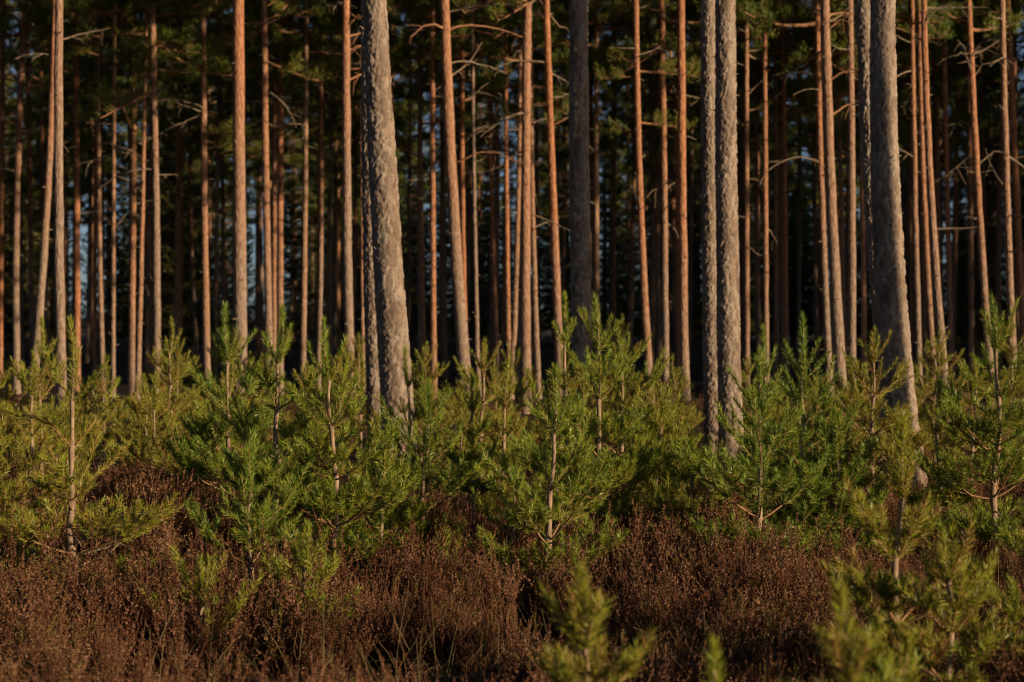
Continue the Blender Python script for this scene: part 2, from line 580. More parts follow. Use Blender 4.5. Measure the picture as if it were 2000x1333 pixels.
def tall_pine(label, xs, ws, d, line_y=500, crown_h=None, H=None, big=False, group=None, twigs=8, flare=0.25, seed=0, hue=None,
              branches=(), live=(), twig_range=None, fit=True):
    """xs: trunk column at rows 0, 350, 700; ws: trunk width in px at rows 0 and 700; d: distance in metres"""
    rng = np.random.default_rng(7000 + seed)
    if not big and fit:
        d = clear_of_shade(xs[1], (ws[0] + ws[1]) / 4, d)
    PLACED.append((X(xs[1], d), d, (ws[0] + ws[1]) / 4 / F * d))
    zr = np.array([Z(0, d), Z(350, d), Z(700, d)])
    xr = np.array([X(x, d) for x in xs])
    co = np.polyfit(zr, xr, 2)
    ztop = zr[0]
    def xat(z):
        z = np.asarray(z, float)
        below = np.polyval(co, np.clip(z, 0, ztop))
        sl = np.polyval(np.polyder(co), ztop)
        ex = np.maximum(z - ztop, 0)
        return below + sl * (1 - np.exp(-ex / 6.0)) * 6.0
    H = H or rng.uniform(15, 18.5)
    y_lean = rng.normal(0, 0.006)
    bx, by = float(xat(0)), d
    base = np.array([bx, by, gz(bx, by)])
    # z below is height above the base
    w0, w7 = ws[0] / F * d / 2, ws[1] / F * d / 2
    def rad(z):
        z = np.asarray(z, float)
        t = (z - zr[2]) / (zr[0] - zr[2])
        r = w7 + (w0 - w7) * np.clip(t, -0.35, 1)
        rt = np.clip((z - zr[0]) / (H - zr[0]), 0, 1)
        r = r * (1 - rt) + 0.018 * rt
        return r * (1 + flare * np.exp(-np.clip(z, 0, None) / 0.35))
    def axis(z):
        z = np.asarray(z, float)
        return np.stack([xat(z) - bx, y_lean * z + 0 * z, z], -1)
    root = thing('pine_tree', label, 'pine tree', base, group)
    if big:
        zfine = np.arange(-0.25, min(7.0, H), 0.013)
        c, r = axis(zfine), rad(zfine)
        nth = int(np.clip(2 * np.pi * float(np.median(r)) / 0.011, 60, 120))
        v, f, tone = bark_plates(c, r, nth, 50 + seed)
        zc = np.linspace(zfine[-1], H, 14)
        v2, f2 = tube(axis(zc), rad(zc) * 0.985, 16)
        f = np.concatenate([f, f2 + len(v)])
        v = np.concatenate([v, v2])
        tone = np.concatenate([tone, np.full(len(v2), 0.5)])
        me = mesh('trunk', v, f, M_PLATE, True, {'tone': tone})
    else:
        zc = np.concatenate([[-0.25, 0, 0.15, 0.4], np.arange(0.8, H, 0.3), [H]])
        c, r = axis(zc), rad(zc)
        k = len(zc)
        wob = 0.0025 * np.stack([rng.normal(size=k), rng.normal(size=k), np.zeros(k)], -1)
        r = r * (1 + 0.03 * rng.normal(size=k))
        v, f = tube(c + wob, r, 14)
        me = mesh('trunk', v, f, M_BARK, True, {'tone': np.full(len(v), 0.5)})
    tr = link('trunk', me, root)
    tr['bark_line'] = float(Z(line_y, d))
    tr['bark_hue'] = float(rng.uniform(0, 1) if hue is None else hue)
    # crown
    ch = crown_h if crown_h is not None else rng.uniform(5.2, 7.8)
    ci = int(rng.integers(0, 4))
    sc = (H - ch) / CROWN_H[ci]
    p0, p1 = axis(ch), axis(H)
    dv = Vector(p1 - p0)
    cr = link('crown', CROWNS[ci], root, p0)
    q = dv.to_track_quat('Z', 'Y') @ Quaternion((0, 0, 1), rng.uniform(0, 6.28))
    cr.rotation_mode = 'QUATERNION'
    cr.rotation_quaternion = q
    cr.scale = (sc ** 0.5 * 0.95,) * 2 + (sc,)
    # dead twigs under the crown
    if twigs:
        acc = Acc()
        lo, hi = twig_range or (max(1.2, ztop * 0.3), ch + 0.4)
        zs = lo + (hi - lo) * np.sqrt(rng.uniform(0, 1, twigs))
        for z in zs:
            az = rng.uniform(0, 6.28)
            L = rng.uniform(0.12, 0.35) if rng.random() < 0.45 else rng.uniform(0.4, 1.25)
            dead_branch(acc, axis(z), az, L, rng.uniform(-0.15, 0.45), rng.uniform(-0.9, 0.5), rng)
        for z in rng.uniform(0.8, hi, 14):      # broken stubs
            az = rng.uniform(0, 6.28)
            dead_branch(acc, axis(z) + float(rad(z)) * 0.8 * np.array([math.cos(az), math.sin(az), 0]), az, rng.uniform(0.03, 0.1), rng.uniform(-0.2, 0.6), 0, rng, rng.uniform(0.008, 0.014), False)
        tw = link('dead_twigs', acc.build('dead_twigs', M_TWIG), root)
        tw['kind'] = 'stuff'
    # individually visible limbs: (row on trunk, list of (col, row) on the way, radius m)
    for (py, pts, rr, dz) in branches:
        z0 = Z(py, d) - base[2]
        P = [axis(z0)]
        n = len(pts)
        for k, (bx2, by2) in enumerate(pts):
            P.append(np.array([X(bx2, d) - bx, dz * (k + 1) / n, Z(by2, d) - base[2]]))
        P = np.array(P)
        t = np.linspace(0, len(P) - 1, 14)
        # smooth (Catmull-Rom)
        Q = []
        for tt in t:
            i = min(int(tt), len(P) - 2)
            u = tt - i
            a, b2, c2, e = P[max(i - 1, 0)], P[i], P[i + 1], P[min(i + 2, len(P) - 1)]
            Q.append(0.5 * (2 * b2 + (c2 - a) * u + (2 * a - 5 * b2 + 4 * c2 - e) * u * u + (3 * b2 - a - 3 * c2 + e) * u ** 3))
        Q = np.array(Q) + rng.normal(0, 0.006, (14, 3))
        acc = Acc()
        acc.add(*tube(Q, np.linspace(rr, rr * 0.3, 14), 6), 0, 0)
        for s in range(5):
            i = rng.integers(5, 13)
            dead = branch_path(Q[i], rng.uniform(0, 6.28), rng.uniform(0.12, 0.35), rng.uniform(-0.8, 0.5), -0.4, rng, 4, 0.15)
            acc.add(*tube(dead, np.linspace(rr * 0.3, 0.003, 5), 3), 0, 0)
        link('branch', acc.build('branch', M_LIMB if rr > 0.018 else M_TWIG, True), root)
    for (py, ang, s) in live:
        z0 = Z(py, d) - base[2]
        link('live_branch', LIVE[int(rng.integers(0, 4))], root, axis(z0), (0, 0, ang), s)
    return root

# ---- the old thick trunks at the forest edge
A = 'pines standing at the forest edge'
B = 'slender pines standing inside the forest'
tall_pine('thick grey brown pine trunk, right one of the leaning pair left of centre', (731, 748, 769), (46, 60), 22.6, big=True, seed=1,
          crown_h=9.5, H=18, twigs=4, twig_range=(7, 9), flare=0.22, group=A)
tall_pine('narrower dark pine trunk hidden behind the thick leaning trunk left of centre', (719, 723, 732), (26, 36), 24.0, big=True, seed=2,
          crown_h=9.5, H=17, twigs=4, twig_range=(7, 9), flare=0.15, group=A)
tall_pine('pale thick pine trunk, right one of the close pair right of centre', (1417, 1419, 1424), (38, 45), 25.6, big=True, seed=3,
          crown_h=10, H=18, twigs=3, twig_range=(8, 9.5), flare=0.15, group=A)
tall_pine('dark rough pine trunk, left one of the close pair right of centre', (1383, 1386, 1391), (28, 34), 26.1, big=True, seed=4,
          crown_h=10, H=17, twigs=3, twig_range=(8, 9.5), flare=0.15, group=A)
tall_pine('thickest dark brown pine trunk with a flared foot at the right', (1725, 1730, 1749), (46, 64), 20.6, big=True, seed=5,
          crown_h=9.5, H=18, twigs=4, twig_range=(7, 9), flare=0.45, group=A)
tall_pine('dark pine trunk crossing behind the thickest trunk at the right', (1686, 1701, 1728), (30, 33), 23.4, big=True, seed=6,
          crown_h=9.5, H=17, twigs=4, twig_range=(7, 9), flare=0.15, group=A)
tall_pine('nearly black shaded pine trunk above the tallest young pine in the middle', (1131, 1132, 1138), (35, 40), 30.0, big=True, seed=7,
          crown_h=9.5, H=17, twigs=4, twig_range=(8, 9.5), flare=0.15, group=A)

# ---- slender trunks, left to right
T = tall_pine
T('slim orange pine cut by the left picture edge', (6, 3, 1), (9, 10), 55, 800, seed=10, group=B)
T('slim orange pine, first whole trunk from the left edge', (50, 34, 32), (11, 14), 50, 420, seed=11, group=B, twigs=10)
T('slanting grey pine leaning right towards the pale trunk beside it', (106, 94, 70), (11, 17), 41, 330, seed=12, group=B, crown_h=7.6)
T('pale beige pine trunk rising behind the sparse young pine at the left', (115, 114, 119), (16, 20), 31, 120, seed=13, group=B, twigs=5, crown_h=8.2, twig_range=(4.8, 8.5))
T('orange pine right of the pale beige trunk near the left', (150, 151, 151), (10, 13), 52, 760, seed=14, group=B, twigs=14, crown_h=7.7)
T('bright slim orange pine with green tuft at its top, left side', (194, 193, 200), (8, 10), 50, 600, seed=15, group=B, twigs=16, live=((25, 0.3, 1.0), (10, 3.3, 0.9)), crown_h=7.4)
T('very thin pine close behind the bright slim orange one at left', (188, 186, 185), (6, 8), 60, 700, seed=16, group=B)
T('thin dim pine with forked twigs between two brighter slim pines, left', (224, 222, 221), (7, 9), 48, 560, seed=17, group=B, branches=((450, [(236, 430), (246, 418)], 0.012, 0.1), (445, [(212, 436)], 0.01, 0.0)))
T('straight orange pine left of a slightly bent thinner one, left third', (261, 260, 257), (9, 13), 50, 650, seed=18, group=B)
T('thin bent pine just right of the straight orange pine, left third', (287, 280, 271), (6, 11), 46, 620, seed=19, group=B)
T('beige barked pine with arching dead branches near the top, left third', (297, 304, 307), (12, 15), 46, 300, seed=20, group=B, twigs=14,
  branches=((95, [(318, 82), (345, 80), (362, 92), (374, 112)], 0.02, -0.3), (112, [(322, 118), (332, 130)], 0.014, 0.2), (120, [(282, 108), (270, 118), (262, 132)], 0.012, 0.3)))
T('very thin pine half hidden behind the beige barked pine, left third', (295, 294, 295), (6, 7), 62, 800, seed=21, group=B)
T('faint thin trunk alone in the dark gap, left third', (356, 355, 354), (5, 6), 66, 700, seed=22, group=B)
T('orange pine with a green side branch half way up, left third', (397, 399, 404), (11, 14), 48, 700, seed=23, group=B, live=((275, 0.4, 1.0), (262, 5.6, 0.8), (290, 0.0, 0.7)), twigs=12)
T('thin pine orange only in its upper half, beside the green side branch', (430, 425, 421), (8, 8), 60, 600, seed=24, group=B)
T('broad smooth reddish beige pine behind the tall young pine clump', (465, 467, 470), (22, 27), 36, 330, seed=25, group=B, twigs=3, crown_h=8.6, twig_range=(6, 8.8), hue=0.9)
T('thin pine peeking out right of the broad smooth reddish trunk', (479, 478, 474), (8, 8), 58, 700, seed=26, group=B)
T('orange pine at left edge of the three close trunks, left of centre', (516, 519, 527), (12, 15), 44, 500, seed=27, group=B, crown_h=6.7, live=((120, 0.5, 1.0), (60, 2.6, 1.0)))
T('thin middle one of the three close trunks left of centre', (537, 536, 535), (8, 10), 52, 650, seed=28, group=B, crown_h=6.3)
T('reddish right one of the three close trunks left of centre', (549, 548, 547), (10, 13), 50, 560, seed=29, group=B, crown_h=6.1, hue=0.9)
T('slim orange pine with dark upper trunk between close trio and grey trunk', (598, 596, 592), (8, 12), 47, 720, seed=30, group=B, twigs=10)
T('thin pine grey low down and orange above, left of the grey trunk', (626, 628, 623), (8, 10), 50, 420, seed=31, group=B, live=((150, 0.8, 0.8), (165, 3.3, 0.9)), twigs=12)
T('hair thin grey pine left of the smooth grey trunk', (648, 647, 646), (5, 6), 60, 60, seed=32, group=B)
T('smooth grey pine trunk just left of the thick leaning pair', (676, 677, 683), (15, 19), 37, 230, seed=33, group=B, twigs=4, crown_h=8.0, hue=0.9,
  branches=((50, [(692, 38), (702, 30)], 0.02, -0.1), (72, [(695, 66), (706, 62)], 0.02, 0.2), (104, [(694, 92), (708, 88)], 0.022, 0.1), (160, [(698, 146), (710, 144)], 0.02, 0.2), (20, [(662, 8), (650, 6)], 0.018, 0.2)))
T('thin orange trunk showing left of the dark trunk of the leaning pair', (706, 707, 709), (6, 8), 52, 700, seed=34, group=B)
T('straight slim orange pine, right of the thick leaning pair', (845, 845, 847), (10, 12), 48, 760, seed=35, group=B, twigs=16)
T('thin reddish pine between the thick leaning trunk and a straight orange one', (818, 822, 828), (7, 10), 54, 700, seed=36, group=B)
T('grey pine slanting left as it rises, with long pale branches, centre', (868, 882, 905), (19, 25), 38, 380, seed=37, group=B, twigs=5, crown_h=8.2,
  branches=((60, [(858, 52), (842, 50), (820, 60), (800, 78)], 0.024, -0.2), (62, [(900, 50), (940, 50), (985, 58), (1020, 70)], 0.024, 0.2),
            (322, [(906, 312), (930, 302), (970, 300), (1010, 318), (1030, 326)], 0.02, -0.3), (125, [(905, 118), (950, 126), (990, 140)], 0.018, 0.4)))
T('slim orange pine half hidden behind the slanting grey pine, centre', (903, 903, 909), (9, 11), 47, 700, seed=38, group=B, branches=((128, [(925, 118), (955, 126), (975, 128)], 0.018, 0.1),))
T('thin pale grey pine right of the slanting grey pine', (922, 926, 933), (6, 9), 47, 60, seed=39, group=B)
T('short dim pine trunk left of the crossing orange trunks, centre', (950, 959, 971), (6, 9), 52, 600, seed=40, group=B)
T('slim reddish pine left of the broad orange trunk at centre', (987, 989, 994), (8, 10), 50, 680, seed=41, group=B, hue=0.9)
T('thin trunk leaning towards the broad orange trunk at centre', (1016, 1013, 1002), (8, 11), 46, 640, seed=42, group=B)
T('thin dim pine crossing low behind the reddish one, centre', (990, 987, 981), (6, 8), 60, 640, seed=43, group=B)
T('broad bright orange pine trunk at centre', (1030, 1027, 1027), (17, 20), 40, 640, seed=44, group=B, twigs=9, crown_h=7.1)
T('thin pine close right of the broad bright orange trunk', (1035, 1039, 1049), (8, 11), 47, 560, seed=45, group=B)
T('orange pine curving left as it rises, left of the shaded black trunk', (1067, 1079, 1093), (12, 17), 40, 540, seed=46, group=B, twigs=8, crown_h=6.9,
  branches=((192, [(1096, 188), (1112, 182)], 0.016, 0.1), (20, [(1090, 48), (1108, 52)], 0.016, 0.2), (322, [(1062, 314), (1050, 322)], 0.014, 0.1)))
T('hair thin pine at the right edge of the shaded black trunk', (1152, 1152, 1153), (5, 6), 62, 800, seed=47, group=B)
T('slim orange pine right of the shaded black trunk', (1165, 1165, 1166), (9, 11), 50, 720, seed=48, group=B, crown_h=6.0, twigs=9)
T('dark thin trunk in the gap right of the shaded black trunk', (1196, 1198, 1200), (7, 8), 66, 900, seed=49, group=B)
T('orange pine with small green tufts, leaning left upward, right of centre', (1242, 1249, 1266), (11, 15), 43, 640, seed=50, group=B, twigs=9, live=((140, 0.2, 0.9), (150, 3.0, 0.5), (240, 0.5, 0.75), (255, 2.6, 0.6)), crown_h=7.5)
T('slim pine with a dark left side between two orange trunks, right of centre', (1292, 1297, 1300), (11, 13), 45, 420, seed=51, group=B, branches=((372, [(1310, 362), (1321, 356)], 0.014, 0.1),))
T('bright orange straight pine left of the close thick pair', (1330, 1332, 1337), (15, 18), 41, 560, seed=52, group=B, twigs=7, crown_h=7.6, hue=0.9,
  branches=((185, [(1350, 188), (1366, 192)], 0.014, 0.1), (168, [(1312, 160), (1302, 168)], 0.014, 0.1)))
T('thin orange pine touching the bright straight one, right of centre', (1322, 1323, 1325), (7, 8), 52, 760, seed=53, group=B)
T('slim orange pine right of the close thick pair', (1457, 1458, 1459), (9, 11), 48, 650, seed=54, group=B, live=((110, 1.2, 0.8), (215, 0.9, 0.6)), crown_h=6.9, branches=((188, [(1470, 176), (1488, 158)], 0.014, 0.0),))
T('dim trunk showing only low down, right of the close thick pair', (1476, 1478, 1481), (6, 9), 58, 500, seed=55, group=B)
T('pale orange slim pine second to the right of the close thick pair', (1494, 1495, 1497), (9, 11), 46, 560, seed=56, group=B, crown_h=7.1)
T('slim dim orange pine third to the right of the close thick pair', (1515, 1516, 1516), (7, 10), 52, 620, seed=57, group=B)
T('slim reddish pine fourth to the right of the close thick pair', (1530, 1533, 1536), (8, 10), 50, 640, seed=58, group=B, hue=0.9)
T('slim pine just left of the broad pale trunk with orange limbs', (1596, 1604, 1618), (10, 14), 42, 420, seed=59, group=B,
  branches=((322, [(1592, 312), (1560, 308), (1530, 316), (1500, 334), (1484, 356), (1478, 372)], 0.018, -0.2), (150, [(1575, 142), (1540, 140), (1505, 148)], 0.014, 0.2)))
T('broad pale pine trunk with curved orange limbs, right of centre', (1611, 1622, 1639), (17, 23), 37, 420, seed=60, group=B, twigs=4, crown_h=8.0,
  branches=((34, [(1632, 26), (1655, 24), (1672, 30)], 0.024, 0.2), (60, [(1632, 46), (1648, 36), (1662, 30)], 0.022, -0.2), (160, [(1640, 144), (1660, 138), (1682, 142)], 0.022, -0.2),
            (232, [(1640, 214), (1660, 204), (1686, 206)], 0.022, 0.1), (22, [(1596, 18), (1575, 6)], 0.018, 0.2)))
T('orange pine right of the broad pale trunk with limbs', (1659, 1663, 1664), (13, 16), 42, 450, seed=61, group=B, twigs=8, crown_h=6.7)
T('thin pine between the broad pale trunk and the orange one beside it', (1638, 1642, 1651), (7, 10), 50, 620, seed=62, group=B)
T('thin orange pine left of the thickest dark trunk', (1682, 1684, 1688), (9, 12), 48, 760, seed=63, group=B)
T('slim beige pine first to the right of the thickest dark trunk', (1782, 1787, 1795), (9, 12), 44, 400, seed=64, group=B, crown_h=6.7)
T('hair thin orange pine close behind the slim beige one at right', (1776, 1778, 1780), (5, 7), 58, 760, seed=65, group=B)
T('orange pine, darker left one of the slanting couple at right', (1795, 1803, 1822), (10, 12), 43, 600, seed=66, group=B, crown_h=6.5)
T('pale orange pine, brighter right one of the slanting couple at right', (1804, 1816, 1841), (12, 17), 37, 400, seed=67, group=B, twigs=9, crown_h=7.2,
  branches=((90, [(1800, 76), (1785, 72)], 0.014, 0.1), (60, [(1812, 36), (1835, 14), (1860, 20)], 0.016, -0.2)))
T('dim slim pine between the legs of the slanting couple at right', (1796, 1800, 1807), (7, 9), 56, 640, seed=68, group=B)
T('thin orange pine just right of the slanting couple', (1829, 1831, 1835), (7, 9), 52, 640, seed=69, group=B)
T('slim reddish pine in the dark gap right of the slanting couple', (1842, 1849, 1858), (8, 11), 47, 520, seed=70, group=B, hue=0.9)
T('orange pine slanting left as it rises, alone near the right edge', (1892, 1909, 1932), (11, 15), 42, 480, seed=71, group=B, crown_h=6.3, branches=((325, [(1925, 310), (1945, 296), (1962, 298)], 0.014, 0.1), (255, [(1880, 235), (1868, 250)], 0.012, 0.2)))
T('thin trunk half behind the slanting pine near the right edge', (1916, 1921, 1929), (5, 7), 58, 700, seed=72, group=B)
T('tall orange pine, left one of the couple at the right edge', (1958, 1966, 1979), (12, 15), 42, 560, seed=73, group=B, crown_h=6.9, twigs=12)
T('orange pine, right one of the couple at the right edge', (1968, 1984, 2001), (11, 14), 44, 600, seed=74, group=B, crown_h=6.7)
T('thin dim pine low behind the couple at the right edge', (1980, 1984, 1989), (6, 9), 56, 640, seed=75, group=B)

# unseen pines added right of the picture to throw shadow on the dark trunks
def shade_pine(px, d, s, off, seed, label):
    ux, uy = math.sin(SUN_AZ), -math.cos(SUN_AZ)
    x, y = X(px, d) + ux * s - uy * off, d + uy * s + ux * off
    c = 1000 + x / y * F
    T(label, (c, c, c), (0.27 / y * F, 0.36 / y * F), y, 300, seed=seed, crown_h=9.5, H=18, twigs=3, twig_range=(7, 9), fit=False)
shade_pine(1134, 30.0, 9.5, 0.0, 90, 'unseen pine added outside the right picture edge to shade the black trunk')
shade_pine(1741, 20.6, 7.0, -0.155, 91, 'unseen pine added outside the right picture edge to shade the thickest trunk')

# dim trunks deep in the forest that nothing tells apart
_r = np.random.default_rng(5)
for k in range(64):
    d = _r.uniform(57, 88)
    px = 15 + (k + _r.uniform(0, 1)) * 1970 / 64
    T('slim dim pine trunk deep in the dark forest behind the lit trunks', (px + _r.normal(0, 6), px, px + _r.normal(0, 6)), (0.11 / d * F, 0.15 / d * F), d,
      500, seed=200 + k, crown_h=_r.uniform(5.0, 8.0), group='dim pines deep in the forest', twigs=6, twig_range=(2, 6))

# ------------------------------------------------------------------ young pines
UP = np.array([0, 0, 1.0])

def shoot_needles(acc, p, rng, n_per_m, ln, tone, dry=0.0, up=0.12):
    """needles along one shoot (polyline p), leaning forward"""
    seg = np.diff(p, axis=0)
    L = np.linalg.norm(seg, axis=1).sum()
    n = max(30, int(L * n_per_m))
    u = np.sort(rng.uniform(0.02, 1.0, n))
    x = u * (len(p) - 1)
    i = np.minimum(x.astype(int), len(p) - 2)
    pos = p[i] + seg[i] * (x - i)[:, None]
    ax = unit(seg[i])
    ang = np.radians(rng.normal(46, 8, n) - 26 * np.clip((u - 0.75) / 0.25, 0, 1) ** 2)
    side = perp(ax, rng)
    d = ax * np.cos(ang)[:, None] + side * np.sin(ang)[:, None]
    d = unit(d + UP * up)
    l = ln * rng.uniform(0.75, 1.12, n)
    t = tone + rng.normal(0, 0.07, n)
    if dry > 0:
        t = np.where(rng.random(n) < dry, rng.uniform(0, 0.2, n), t)
    needles(acc, pos, d, l, 0.0041, rng, np.clip(t, 0, 1))

def pine_limb(wood, leaf, p0, d0, age, L, rng, prm, order=0):
    """a branch axis made of yearly shoots with side shoots at every joint"""
    d = unit(d0)
    p = np.array(p0, float)
    for y in range(age, 0, -1):           # y = age of this yearly shoot (1 = newest)
        l = L * rng.uniform(0.8, 1.15) * (1.0 if y > 1 else 1.05)
        q = [p]
        for s in range(3):
            lift = prm['lift'] * (1.6 if y == 1 else 0.7)
            d = unit(d + UP * lift / 3 + rng.normal(0, 0.035, 3))
            q.append(q[-1] + d * l / 3)
        q = np.array(q)
        r0 = 0.0022 + 0.0013 * y * (1 if order == 0 else 0.7)
        wood.add(*tube(q, np.linspace(r0, max(0.0017, r0 - 0.001), 4), 5 if order == 0 else 4, False), 0, 0)
        keep = prm['keep']
        if y <= keep:
            dens = prm['dens'] * (1.0 if y == 1 else 0.8 if y == 2 else 0.45)
            dry = 0.0 if y == 1 else prm['dry'] * (0.35 if y == 2 else 1.0)
            shoot_needles(leaf, q, rng, dens, prm['ln'] * (0.92 if y == 1 else 1.0), prm['tone'] + rng.normal(0, 0.06), dry)
        p = q[-1]
        if y > 1 and order < 2:
            ns = 2 if rng.random() < 0.5 else 3
            if order == 1 and y == 2 and rng.random() < 0.3:
                ns = 1
            sd = rng.choice([-1, 1])
            for s in range(ns):
                h = unit(np.cross(UP, d)) * sd
                sd = -sd
                if s >= 2:
                    h = UP * 0.6 + h * 0.2
                dd = unit(d * 0.75 + h * rng.uniform(0.6, 0.95) + UP * rng.uniform(-0.05, 0.2))
                pine_limb(wood, leaf, p, dd, min(y - 1, 3), L * rng.uniform(0.6, 0.9), rng, prm, order + 1)

def make_sapling(H, years, seed, spread=1.0, dens=800, tone=0.55, dry=0.15, keep=2, lean=0.0, gap=0.14, ln=0.046, leader=1.0, nb=5, split=True, lift=0.3, thick=1.0, dead=0):
    """returns list of (name, mesh, [child (name, mesh)]) in local coordinates, base at the origin"""
    rng = np.random.default_rng(seed)
    tone = max(tone * 1.3 - 0.27, 0.27)
    lean += rng.normal(0, 0.025)
    w = np.array([1.25 * leader] + [1.0 + 0.06 * k * (1 if k < 3 else 0) - 0.05 * max(0, k - 2) for k in range(1, years)])
    w = w * rng.uniform(0.88, 1.12, years)
    w = w / w.sum() * H * (1 - gap)
    inter = H * (1 - gap) / years
    zs = [H]
    for k in range(years):
        zs.append(zs[-1] - w[k])
    off = rng.normal(0, 0.014, (years + 2, 2)).cumsum(0)
    zz = np.array([0.0] + zs[::-1])
    pts = np.array([[off[k][0] - off[0][0] + lean * z, off[k][1] - off[0][1], z] for k, z in enumerate(zz)])
    # pts[0] foot, pts[1] lowest whorl ... pts[-1] tip
    fine = []
    for k in range(len(pts) - 1):
        bend = rng.normal(0, 0.007, 2)
        for s in np.linspace(0, 1, 5)[:-1]:
            fine.append(pts[k] + (pts[k + 1] - pts[k]) * s + [math.sin(s * math.pi) * bend[0], math.sin(s * math.pi) * bend[1], 0])
    fine.append(pts[-1])
    fine = np.array(fine)
    rb = (0.006 + 0.0075 * H) * thick
    rr = rb * (1 - fine[:, 2] / H) ** 0.75 + 0.003
    rr[4:-4:4] *= 1.3          # swollen joints at the whorls
    fine[0, 2] -= 0.08
    out = []
    wood, leaf = Acc(), Acc()
    wood.add(*tube(fine, rr, 8), 0, 0)
    prm = dict(lift=lift, dens=dens, tone=tone, dry=dry, ln=ln, keep=keep)
    shoot_needles(leaf, fine[-5:], rng, dens * 1.9, ln * 1.12, tone + 0.02, 0, 0.15)
    if years > 1:
        shoot_needles(leaf, fine[-9:-4], rng, dens * 0.35, ln, tone - 0.05, dry * 0.6, 0.1)
    if years > 2 and dry > 0.25:
        shoot_needles(leaf, fine[-13:-8], rng, dens * 0.25, ln, tone - 0.1, 0.95, 0.0)
    out.append(('stem', wood.build('stem', M_STEM, True), [('leader_needles', leaf.build('leader_needles', M_NEEDLE))]))
    if dead:
        dt = Acc()
        for k in range(dead):
            z = H * rng.uniform(0.08, 0.34)
            i = int(np.argmin(np.abs(fine[:, 2] - z)))
            dead_branch(dt, fine[i], rng.uniform(0, 6.28), rng.uniform(0.12, 0.34), rng.uniform(-0.3, 0.3), rng.uniform(-0.4, 0.6), rng, 0.005)
        out.append(('dead_twigs', dt.build('dead_twigs', M_TWIG), []))
    wood_all, leaf_all = Acc(), Acc()
    a0 = rng.uniform(0, 6.28)
    for k in range(1, years + 1):      # whorl k years old
        node = pts[len(pts) - 1 - k]
        n = nb + int(rng.integers(-1, 2)) if k > 1 else nb
        if k == years and years > 3:
            n = max(2, n - 1)
        for b in range(n):
            az = a0 + b * 2 * math.pi / n + rng.normal(0, 0.22)
            el = math.radians([54, 37, 23, 13, 6, 2][min(k - 1, 5)] + rng.normal(0, 7))
            d0 = np.array([math.cos(az) * math.cos(el), math.sin(az) * math.cos(el), math.sin(el)])
            age = min(k, 4)
            tot = spread * inter * [0.9, 1.45, 1.9, 2.2, 2.25, 2.2][min(k - 1, 5)] * rng.uniform(0.7, 1.12)
            if k == years and years > 3:
                tot *= 0.75
            wd, lf = (Acc(), Acc()) if split else (wood_all, leaf_all)
            pine_limb(wd, lf, node + np.array([0, 0, rng.normal(0, 0.01)]), d0, age, tot / age, rng, prm)
            if split:
                out.append(('branch', wd.build('branch', M_SHOOT, True), [('needles', lf.build('needles', M_NEEDLE))]))
        a0 += 0.6
    if not split:
        out.append(('branches', wood_all.build('branches', M_SHOOT, True), [('needles', leaf_all.build('needles', M_NEEDLE))]))
    return out

def put_sapling(data, label, x, y, rot=0.0, scale=1.0, group=None, name='young_pine', cat='young pine'):
    root = thing(name, label, cat, (x, y, gz(x, y)), group)
    root.rotation_euler = (0, 0, rot)
    root.scale = (scale,) * 3
    for nm, me, ch in data:
        o = link(nm, me, root)
        if nm in ('branches', 'dead_twigs'):
            o['kind'] = 'stuff'
        for n2, m2 in ch:
            c = link(n2, m2, o)
            c['kind'] = 'stuff'
    return root

YG = 'young pines among the heather'
def sap(label, px, base_y, top_y, years, seed, d=None, rot=0.0, group=YG, **kw):
    """young pine whose stem foot shows at row base_y (or at distance d) and whose tip reaches row top_y"""
    d = d or (EYE - 0.22) * F / (base_y - HOR)   # the foot is hidden by heather up to about 0.22 m
    x = X(px, d)
    H = Z(top_y, d) - gz(x, d)
    put_sapling(make_sapling(H, years, seed, **kw), label, x, d, rot, 1.0, group)

sap('sparse young pine with bare pale stem and long flat branches, far left', 140, 1150, 628, 5, 1, spread=1.25, dens=700, tone=0.42, dry=0.4, nb=3, gap=0.1, leader=1.2, lean=0.0, lift=0.2, dead=6)
sap('young pine cut by the left picture edge beside the sparse one', -45, 1120, 790, 4, 2, spread=1.3, tone=0.36, dry=0.35, nb=5)
sap('young pine behind the sparse one, near the left edge', 42, 985, 690, 4, 3, spread=1.0, tone=0.42, dry=0.2)
sap('small yellow green pine between the sparse pine and the tall left clump', 297, 965, 733, 4, 4, spread=0.9, tone=0.33, dry=0.2)
sap('tall young pine with upright leader, left one of the left clump', 452, 1045, 600, 5, 5, spread=1.05, tone=0.62, dry=0.1, nb=5)
sap('tall young pine with plump upright shoots, right one of the left clump', 530, 1085, 603, 5, 6, spread=0.9, tone=0.58, dry=0.12, nb=5, dead=3)
sap('short pine with bare reddish leader in front of the left clump', 489, 1150, 850, 3, 7, spread=1.35, tone=0.6, dry=0.15, nb=4, gap=0.35, leader=1.5, dens=700)
sap('young pine with rusty inner needles and a single plump top shoot', 655, 1100, 628, 5, 8, spread=1.0, tone=0.55, dry=0.4, nb=5, lean=-0.01, dead=5)
sap('small dark pine right of the thick leaning trunks', 828, 1062, 748, 4, 9, spread=1.15, tone=0.6, dry=0.15, nb=5)
sap('young pine in front of the foot of the thick leaning trunk', 806, 950, 682, 4, 10, spread=0.75, tone=0.45, dry=0.2, nb=4)
sap('slim young pine with a curved bare stem, left of centre gap', 925, 1005, 738, 4, 11, spread=0.85, tone=0.5, dry=0.15, nb=4, gap=0.3, lean=0.02)
sap('slender young pine behind, with a tall single leader at centre', 984, 985, 706, 4, 12, spread=0.7, tone=0.42, dry=0.2, nb=4)
sap('young pine with pale stem, front one left of the tallest pine', 1062, 1125, 722, 4, 13, spread=1.15, tone=0.55, dry=0.2, nb=5, lean=-0.005, dead=4)
